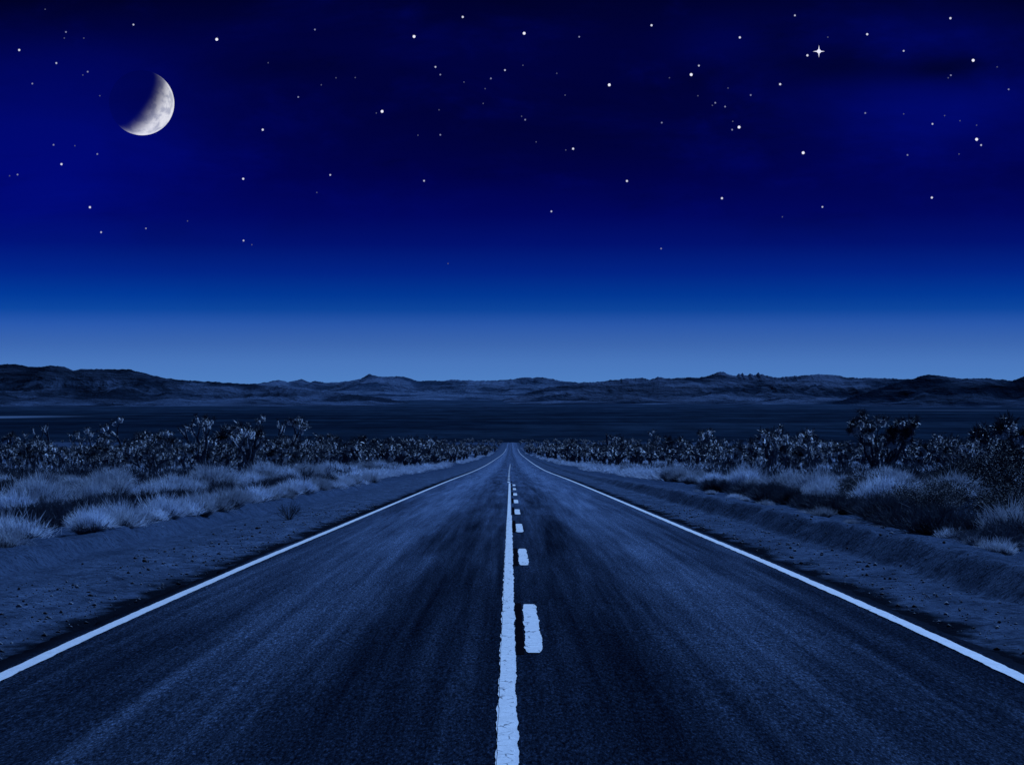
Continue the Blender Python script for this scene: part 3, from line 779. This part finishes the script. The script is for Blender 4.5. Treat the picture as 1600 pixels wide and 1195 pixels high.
# only the near side of the ball adds its glow; the air in front keeps the sky's blue
bk = nt.nodes.new('ShaderNodeMixShader'); t2 = nt.nodes.new('ShaderNodeBsdfTransparent')
nt.links.new(tr.outputs[0], ad.inputs[1]); nt.links.new(geo.outputs['Backfacing'], bk.inputs[0]); nt.links.new(ad.outputs[0], bk.inputs[1]); nt.links.new(t2.outputs[0], bk.inputs[2])
nt.links.new(bk.outputs[0], out.inputs[0]); me.materials.append(m)
props(link('moon', me, loc=sky_point(221.5, 161, MD)), 'crescent moon lit on its lower right, high at the left of the sky', 'moon')

SD = 320000.0
def ball(r):
    bm = bmesh.new(); bmesh.ops.create_icosphere(bm, subdivisions=2, radius=r); me = bpy.data.meshes.new('star'); bm.to_mesh(me); bm.free()
    for p in me.polygons: p.use_smooth = True
    return me
U = SD / F_PX
SM = {}
for cl, r, c, s in (('B', 2.25, (.86, .86, 1.0), 1.0), ('M', 1.7, (.80, .81, 1.0), .8), ('m', 1.4, (.72, .74, 1.0), .62), ('F', 1.3, (.5, .52, .9), .4), ('f', 1.0, (.42, .44, .85), .2)):
    SM[cl] = ball(r * U); SM[cl].materials.append(emission_mat('starlight_' + cl, c, s))
FAINT = 'faint small star, one of the dim specks scattered over the night sky'
DIM = 'dim bluish star, weaker than the bright ones yet stronger than the specks'
STARS = [
 (208.5, 39, 'm', 'star above the moon close to the top of the sky'), (338.7, 62, 'B', 'bright star right of and above the moon, first big one'), (30, 78.6, 'M', 'star near the left edge, higher than the moon'),
 (88, 99, 'm', 'star left of the moon, below the one near the left edge'), (96, 256.8, 'M', 'star below and left of the moon inside the brighter blue patch'),
 (380, 279.6, 'M', 'star below and right of the moon, far under the first big one'), (410.5, 203, 'M', 'star right of the moon, level with its bottom'),
 (492, 46.7, 'F', 0), (647, 57.5, 'B', 'bright star in the upper middle sky, left of the highest middle star'), (723, 27, 'M', 'star closest to the top edge left of the middle'), (680.4, 105, 'm', 'star below the bright upper middle star, with a dim companion under it'),
 (789, 110, 'm', 'star just left of the middle line, below two bright ones'), (466, 152, 'F', 0), (597, 174.4, 'B', 'bright star alone left of the middle, level with the moon'), (516, 273.6, 'm', 'lower star left of the middle, under the bright lonely one'),
 (662.6, 282.7, 'm', 'lower star left of the middle, right of its lower neighbour'), (688, 211, 'F', 0), (819, 52.5, 'B', 'bright star right above the middle of the road'), (1018, 40, 'M', 'star near the top edge right of the middle'),
 (952, 133, 'B', 'bright star right of the middle, level with the upper edge of the moon'), (1092, 103, 'm', 'upper star of the close pair right of the middle'), (1080, 117, 'B', 'lower brighter star of the close pair right of the middle'),
 (1156, 59, 'M', 'star left of the four-pointed star, a little higher'), (1154.8, 199, 'B', 'bright star below the close pair with a dim speck at its lower left'), (1034, 192, 'F', 0), (820.6, 187.4, 'F', 0),
 (895.5, 232.7, 'M', 'star over the road, lower than the others near the middle'), (979.6, 283, 'M', 'low star right of the middle over the road'), (1242, 24.6, 'm', 'star at the top edge above the four-pointed star'),
 (1485, 29, 'M', 'star near the top right corner'), (1355, 54, 'M', 'star right of and above the four-pointed star'), (1261.6, 87, 'M', 'star touching the four-pointed star on its lower left'), (1412, 80, 'm', 'star between the four-pointed star and the big one at right'),
 (1520.6, 94.7, 'B', 'big bright star toward the right edge, below the corner'), (1219, 132, 'M', 'star below and left of the four-pointed star'), (1576, 140, 'F', 0), (1352, 177, 'F', 0), (1457, 194, 'm', 'star in the brighter blue patch at right'),
 (1526, 218, 'B', 'bright star near the right edge with a smaller one at its lower right'), (1533, 227, 'm', 'smaller star at the lower right of a bright one near the right edge'), (1255, 239, 'B', 'bright star far below the four-pointed star'),
 (1418, 242.5, 'F', 0), (140.5, 324, 'M', 'low star at far left, top of a small triangle'), (158, 363, 'm', 'low star at far left, bottom of a small triangle'), (228, 357, 'F', 0), (380.5, 376, 'm', 'lowest clear star at left, close to the blue glow'),
 (861.5, 330.5, 'm', 'low star just right of the road line'), (1128, 310, 'M', 'low star under the right half of the sky, midway'), (1285, 323.5, 'm', 'low star below the bright one under the four-pointed star'), (1456, 309, 'M', 'low star toward the right edge'),
 (1033, 388.5, 'F', 0), (492, 46.5, 'f', 0)]
VF = [(137, 112.5, 'F'), (129.4, 117.6, 'f'), (50.5, 131, 'F'), (103, 50.5, 'F'), (100.5, 60, 'f'), (131, 60, 'f'), (83.7, 226.6, 'F'), (117, 228, 'f'), (152, 241, 'F'), (27.4, 273, 'F'), (15, 275, 'f'), (70.6, 15, 'f'), (156, 150, 'f'),
 (688, 117, 'F'), (767, 123, 'F'), (502, 133, 'f'), (525, 122, 'f'), (555, 121.6, 'f'), (588, 177, 'f'), (653, 211.6, 'f'), (725, 128.6, 'f'), (758, 139, 'f'), (755, 162, 'f'), (419, 98.5, 'f'), (686, 172, 'f'),
 (905, 58, 'F'), (1173, 149, 'F'), (1090.5, 150, 'f'), (1117.6, 161, 'F'), (1113, 165, 'f'), (1133, 167, 'F'), (1144, 203, 'F'), (815, 182, 'f'), (884, 234.7, 'f'), (837.7, 222, 'f'), (883, 149, 'f'), (1046, 122, 'f'), (870, 115, 'f'),
 (817, 102.5, 'f'), (1137.5, 138, 'f'), (1145, 190, 'f'), (1485.7, 118, 'F'), (1481.6, 122, 'f'), (1498.5, 241, 'f'), (1412, 178.4, 'f'), (1476, 181, 'f'), (1500, 189, 'f'), (1526, 196, 'f'), (1293.5, 58.5, 'f'), (1558, 105, 'f'),
 (393.5, 382.5, 'f'), (293, 345.5, 'f'), (700, 412, 'f'), (495, 301, 'f'), (1222.5, 339, 'f')]
for (px, py, cl, lab) in STARS[:-1] + [(a, b, c, 0) for a, b, c in VF]:
    o = link('star', SM[cl], loc=sky_point(px, py, SD))
    if lab: props(o, lab, 'star', 'bright stars')
    elif cl == 'F': props(o, DIM, 'star', 'dim stars')
    else: props(o, FAINT, 'star', 'faint stars')
# the one star drawn with four points
bm = bmesh.new(); bmesh.ops.create_icosphere(bm, subdivisions=2, radius=3.2 * U)
for ax, ln in ((Vector((1, 0, 0)), 9.0), (Vector((-1, 0, 0)), 9.5), (Vector((0, 0, 1)), 9.5), (Vector((0, 0, -1)), 9.5)):
    s1 = Vector((0, 1, 0)); s2 = ax.cross(s1); b = [bm.verts.new((ax * 1.2 + (s1 * math.cos(a) + s2 * math.sin(a)) * 1.2) * U) for a in (0, 1.571, 3.1416, 4.712)]
    t = bm.verts.new(ax * ln * U)
    for i in range(4): bm.faces.new((b[i], b[(i + 1) % 4], t))
me = bpy.data.meshes.new('star'); bm.to_mesh(me); bm.free(); me.materials.append(emission_mat('starlight_cross', (.82, .82, 1.0), 1.0))
props(link('star', me, loc=sky_point(1279.6, 80.7, SD)), 'brightest star, drawn with four points like a cross', 'star', 'bright stars')

# ------------------------------------------------------------------ sky and light
SUN_EL, SUN_AZ = R(37), R(30)        # azimuth measured to the right of the view direction
w = bpy.data.worlds.new('World'); scene.world = w; w.use_nodes = True
nt = w.node_tree; nt.nodes.clear(); out = nt.nodes.new('ShaderNodeOutputWorld')
tc = nt.nodes.new('ShaderNodeTexCoord'); sp = nt.nodes.new('ShaderNodeSeparateXYZ'); nt.links.new(tc.outputs['Generated'], sp.inputs[0])
dx, dy, dz = sp.outputs
ay = math_(nt, 'MAXIMUM', math_(nt, 'ABSOLUTE', dy), .05)
u = math_(nt, 'MULTIPLY', math_(nt, 'DIVIDE', dx, ay), 3.8); v = math_(nt, 'MULTIPLY', dz, 3.8)      # thousands of photo pixels from the vanishing line
stops = [(0, (78, 127, 195)), (.03, (72, 118, 188)), (.06, (58, 101, 174)), (.09, (40, 86, 169)), (.112, (12, 68, 155)), (.135, (0, 54, 147)), (.17, (0, 34, 132)), (.215, (0, 15, 110)),
         (.26, (0, 4, 92)), (.32, (0, 0, 74)), (.43, (0, 0, 58)), (.53, (0, 0, 52)), (.62, (0, 0, 40)), (.8, (1, 4, 36)), (1, (1, 5, 34))]
base = ramp(nt, v, [(p, srgb(*c)) for p, c in stops])
comb = nt.nodes.new('ShaderNodeCombineXYZ'); nt.links.new(u, comb.inputs[0]); nt.links.new(v, comb.inputs[1])
cn = noise(nt, vmul(nt, comb.outputs[0], (2.2, 7.0, 1)), 1.0, 6, .6, .3); cn2 = noise(nt, vmul(nt, comb.outputs[0], (4.5, 9.0, 1)), 1.0, 5, .6, .2)
up_ = mrange(nt, v, .18, .34)
def blob(px, py, a, b):
    uu = math_(nt, 'ADD', u, math_(nt, 'MULTIPLY', math_(nt, 'SUBTRACT', cn2, .5), a / 1000 * 1.2)); vv = math_(nt, 'ADD', v, math_(nt, 'MULTIPLY', math_(nt, 'SUBTRACT', cn, .5), b / 1000 * 1.6))
    return gauss(nt, uu, vv, (px - CX) / 1000, (CY - py) / 1000, a / 1000, b / 1000)
glow = math_(nt, 'ADD', math_(nt, 'MULTIPLY', blob(40, 250, 260, 120), 1.0), math_(nt, 'MULTIPLY', blob(1430, 185, 210, 62), .75))
glow = math_(nt, 'ADD', glow, math_(nt, 'MULTIPLY', blob(1430, 60, 190, 45), .32)); glow = math_(nt, 'ADD', glow, math_(nt, 'MULTIPLY', blob(100, 110, 260, 60), .30))
glow = math_(nt, 'ADD', glow, math_(nt, 'MULTIPLY', blob(1130, 75, 90, 40), .25)); glow = math_(nt, 'ADD', glow, math_(nt, 'MULTIPLY', blob(680, 85, 260, 40), .10))
glow = math_(nt, 'ADD', glow, math_(nt, 'MULTIPLY', math_(nt, 'MULTIPLY', mrange(nt, cn, .48, .75), up_), .34)); glow = math_(nt, 'ADD', glow, math_(nt, 'MULTIPLY', math_(nt, 'MULTIPLY', mrange(nt, cn2, .5, .72), up_), .26))
base = mixc(nt, math_(nt, 'MULTIPLY', glow, 1.12), base, mixc(nt, 1.0, base, srgb(0, 6, 92), 'ADD'))
low = math_(nt, 'ADD', math_(nt, 'MULTIPLY', blob(0, 480, 330, 70), .6), math_(nt, 'MULTIPLY', blob(1600, 470, 300, 60), .35))
base = mixc(nt, low, base, mixc(nt, 1.0, base, srgb(0, 22, 60), 'ADD'))
dark = math_(nt, 'ADD', math_(nt, 'MULTIPLY', blob(1310, 108, 120, 26), .62), math_(nt, 'MULTIPLY', blob(1490, 116, 80, 18), .72))
dark = math_(nt, 'ADD', dark, math_(nt, 'MULTIPLY', blob(430, 112, 130, 22), .35)); dark = math_(nt, 'ADD', dark, math_(nt, 'MULTIPLY', blob(-20, -30, 300, 85), .85)); dark = math_(nt, 'ADD', dark, math_(nt, 'MULTIPLY', blob(1640, -20, 260, 60), .8))
dark = math_(nt, 'ADD', dark, math_(nt, 'MULTIPLY', blob(900, 215, 330, 60), .35))
dark = math_(nt, 'ADD', dark, math_(nt, 'MULTIPLY', math_(nt, 'MULTIPLY', mrange(nt, cn, .47, .27), up_), .5))
base = mixc(nt, dark, base, srgb(0, 0, 26))
# the afterglow lies ahead; the horizon behind is plain night
azf = mrange(nt, dy, .25, .93)
base = mixc(nt, azf, srgb(1, 5, 36), base)
# the air's own scatter behind it all, far below daylight
sky = nt.nodes.new('ShaderNodeTexSky'); sky.sky_type = 'NISHITA'; sky.sun_disc = False; sky.sun_elevation = SUN_EL; sky.sun_rotation = SUN_AZ
tint = mixc(nt, 1.0, sky.outputs[0], (.10, .30, 1.0), 'MULTIPLY')
b1 = nt.nodes.new('ShaderNodeBackground'); nt.links.new(base, b1.inputs[0]); b1.inputs[1].default_value = 1.0
b2 = nt.nodes.new('ShaderNodeBackground'); nt.links.new(tint, b2.inputs[0]); b2.inputs[1].default_value = .0003
ad = nt.nodes.new('ShaderNodeAddShader'); nt.links.new(b1.outputs[0], ad.inputs[0]); nt.links.new(b2.outputs[0], ad.inputs[1]); nt.links.new(ad.outputs[0], out.inputs[0])

sl = bpy.data.lights.new('moonlight', 'SUN'); sl.energy = 5.0; sl.angle = R(.6); sl.color = (.26, .485, 1.0)
so = link('moonlight', sl)
dirv = Vector((math.sin(SUN_AZ) * math.cos(SUN_EL), math.cos(SUN_AZ) * math.cos(SUN_EL), math.sin(SUN_EL)))
so.rotation_euler = dirv.to_track_quat('Z', 'Y').to_euler(); so.location = (0, 0, 50)

cam = bpy.data.cameras.new('camera'); cam.sensor_width = 36; cam.lens = F_PX / 1600 * 36; cam.clip_start = .1; cam.clip_end = 1e6
cam.shift_x = (800 - CX) / 1600; cam.shift_y = -(CY - 597.5) / 1600 * -1
co = link('camera', cam, loc=(0, 0, CAM_Z)); co.rotation_euler = (R(90), 0, 0); scene.camera = co
vs = scene.view_settings; vs.view_transform = 'Standard'; vs.look = 'None'; vs.exposure = 0; vs.gamma = 1; vs.use_curve_mapping = False
scene.cycles.max_bounces = 6; scene.cycles.transparent_max_bounces = 8
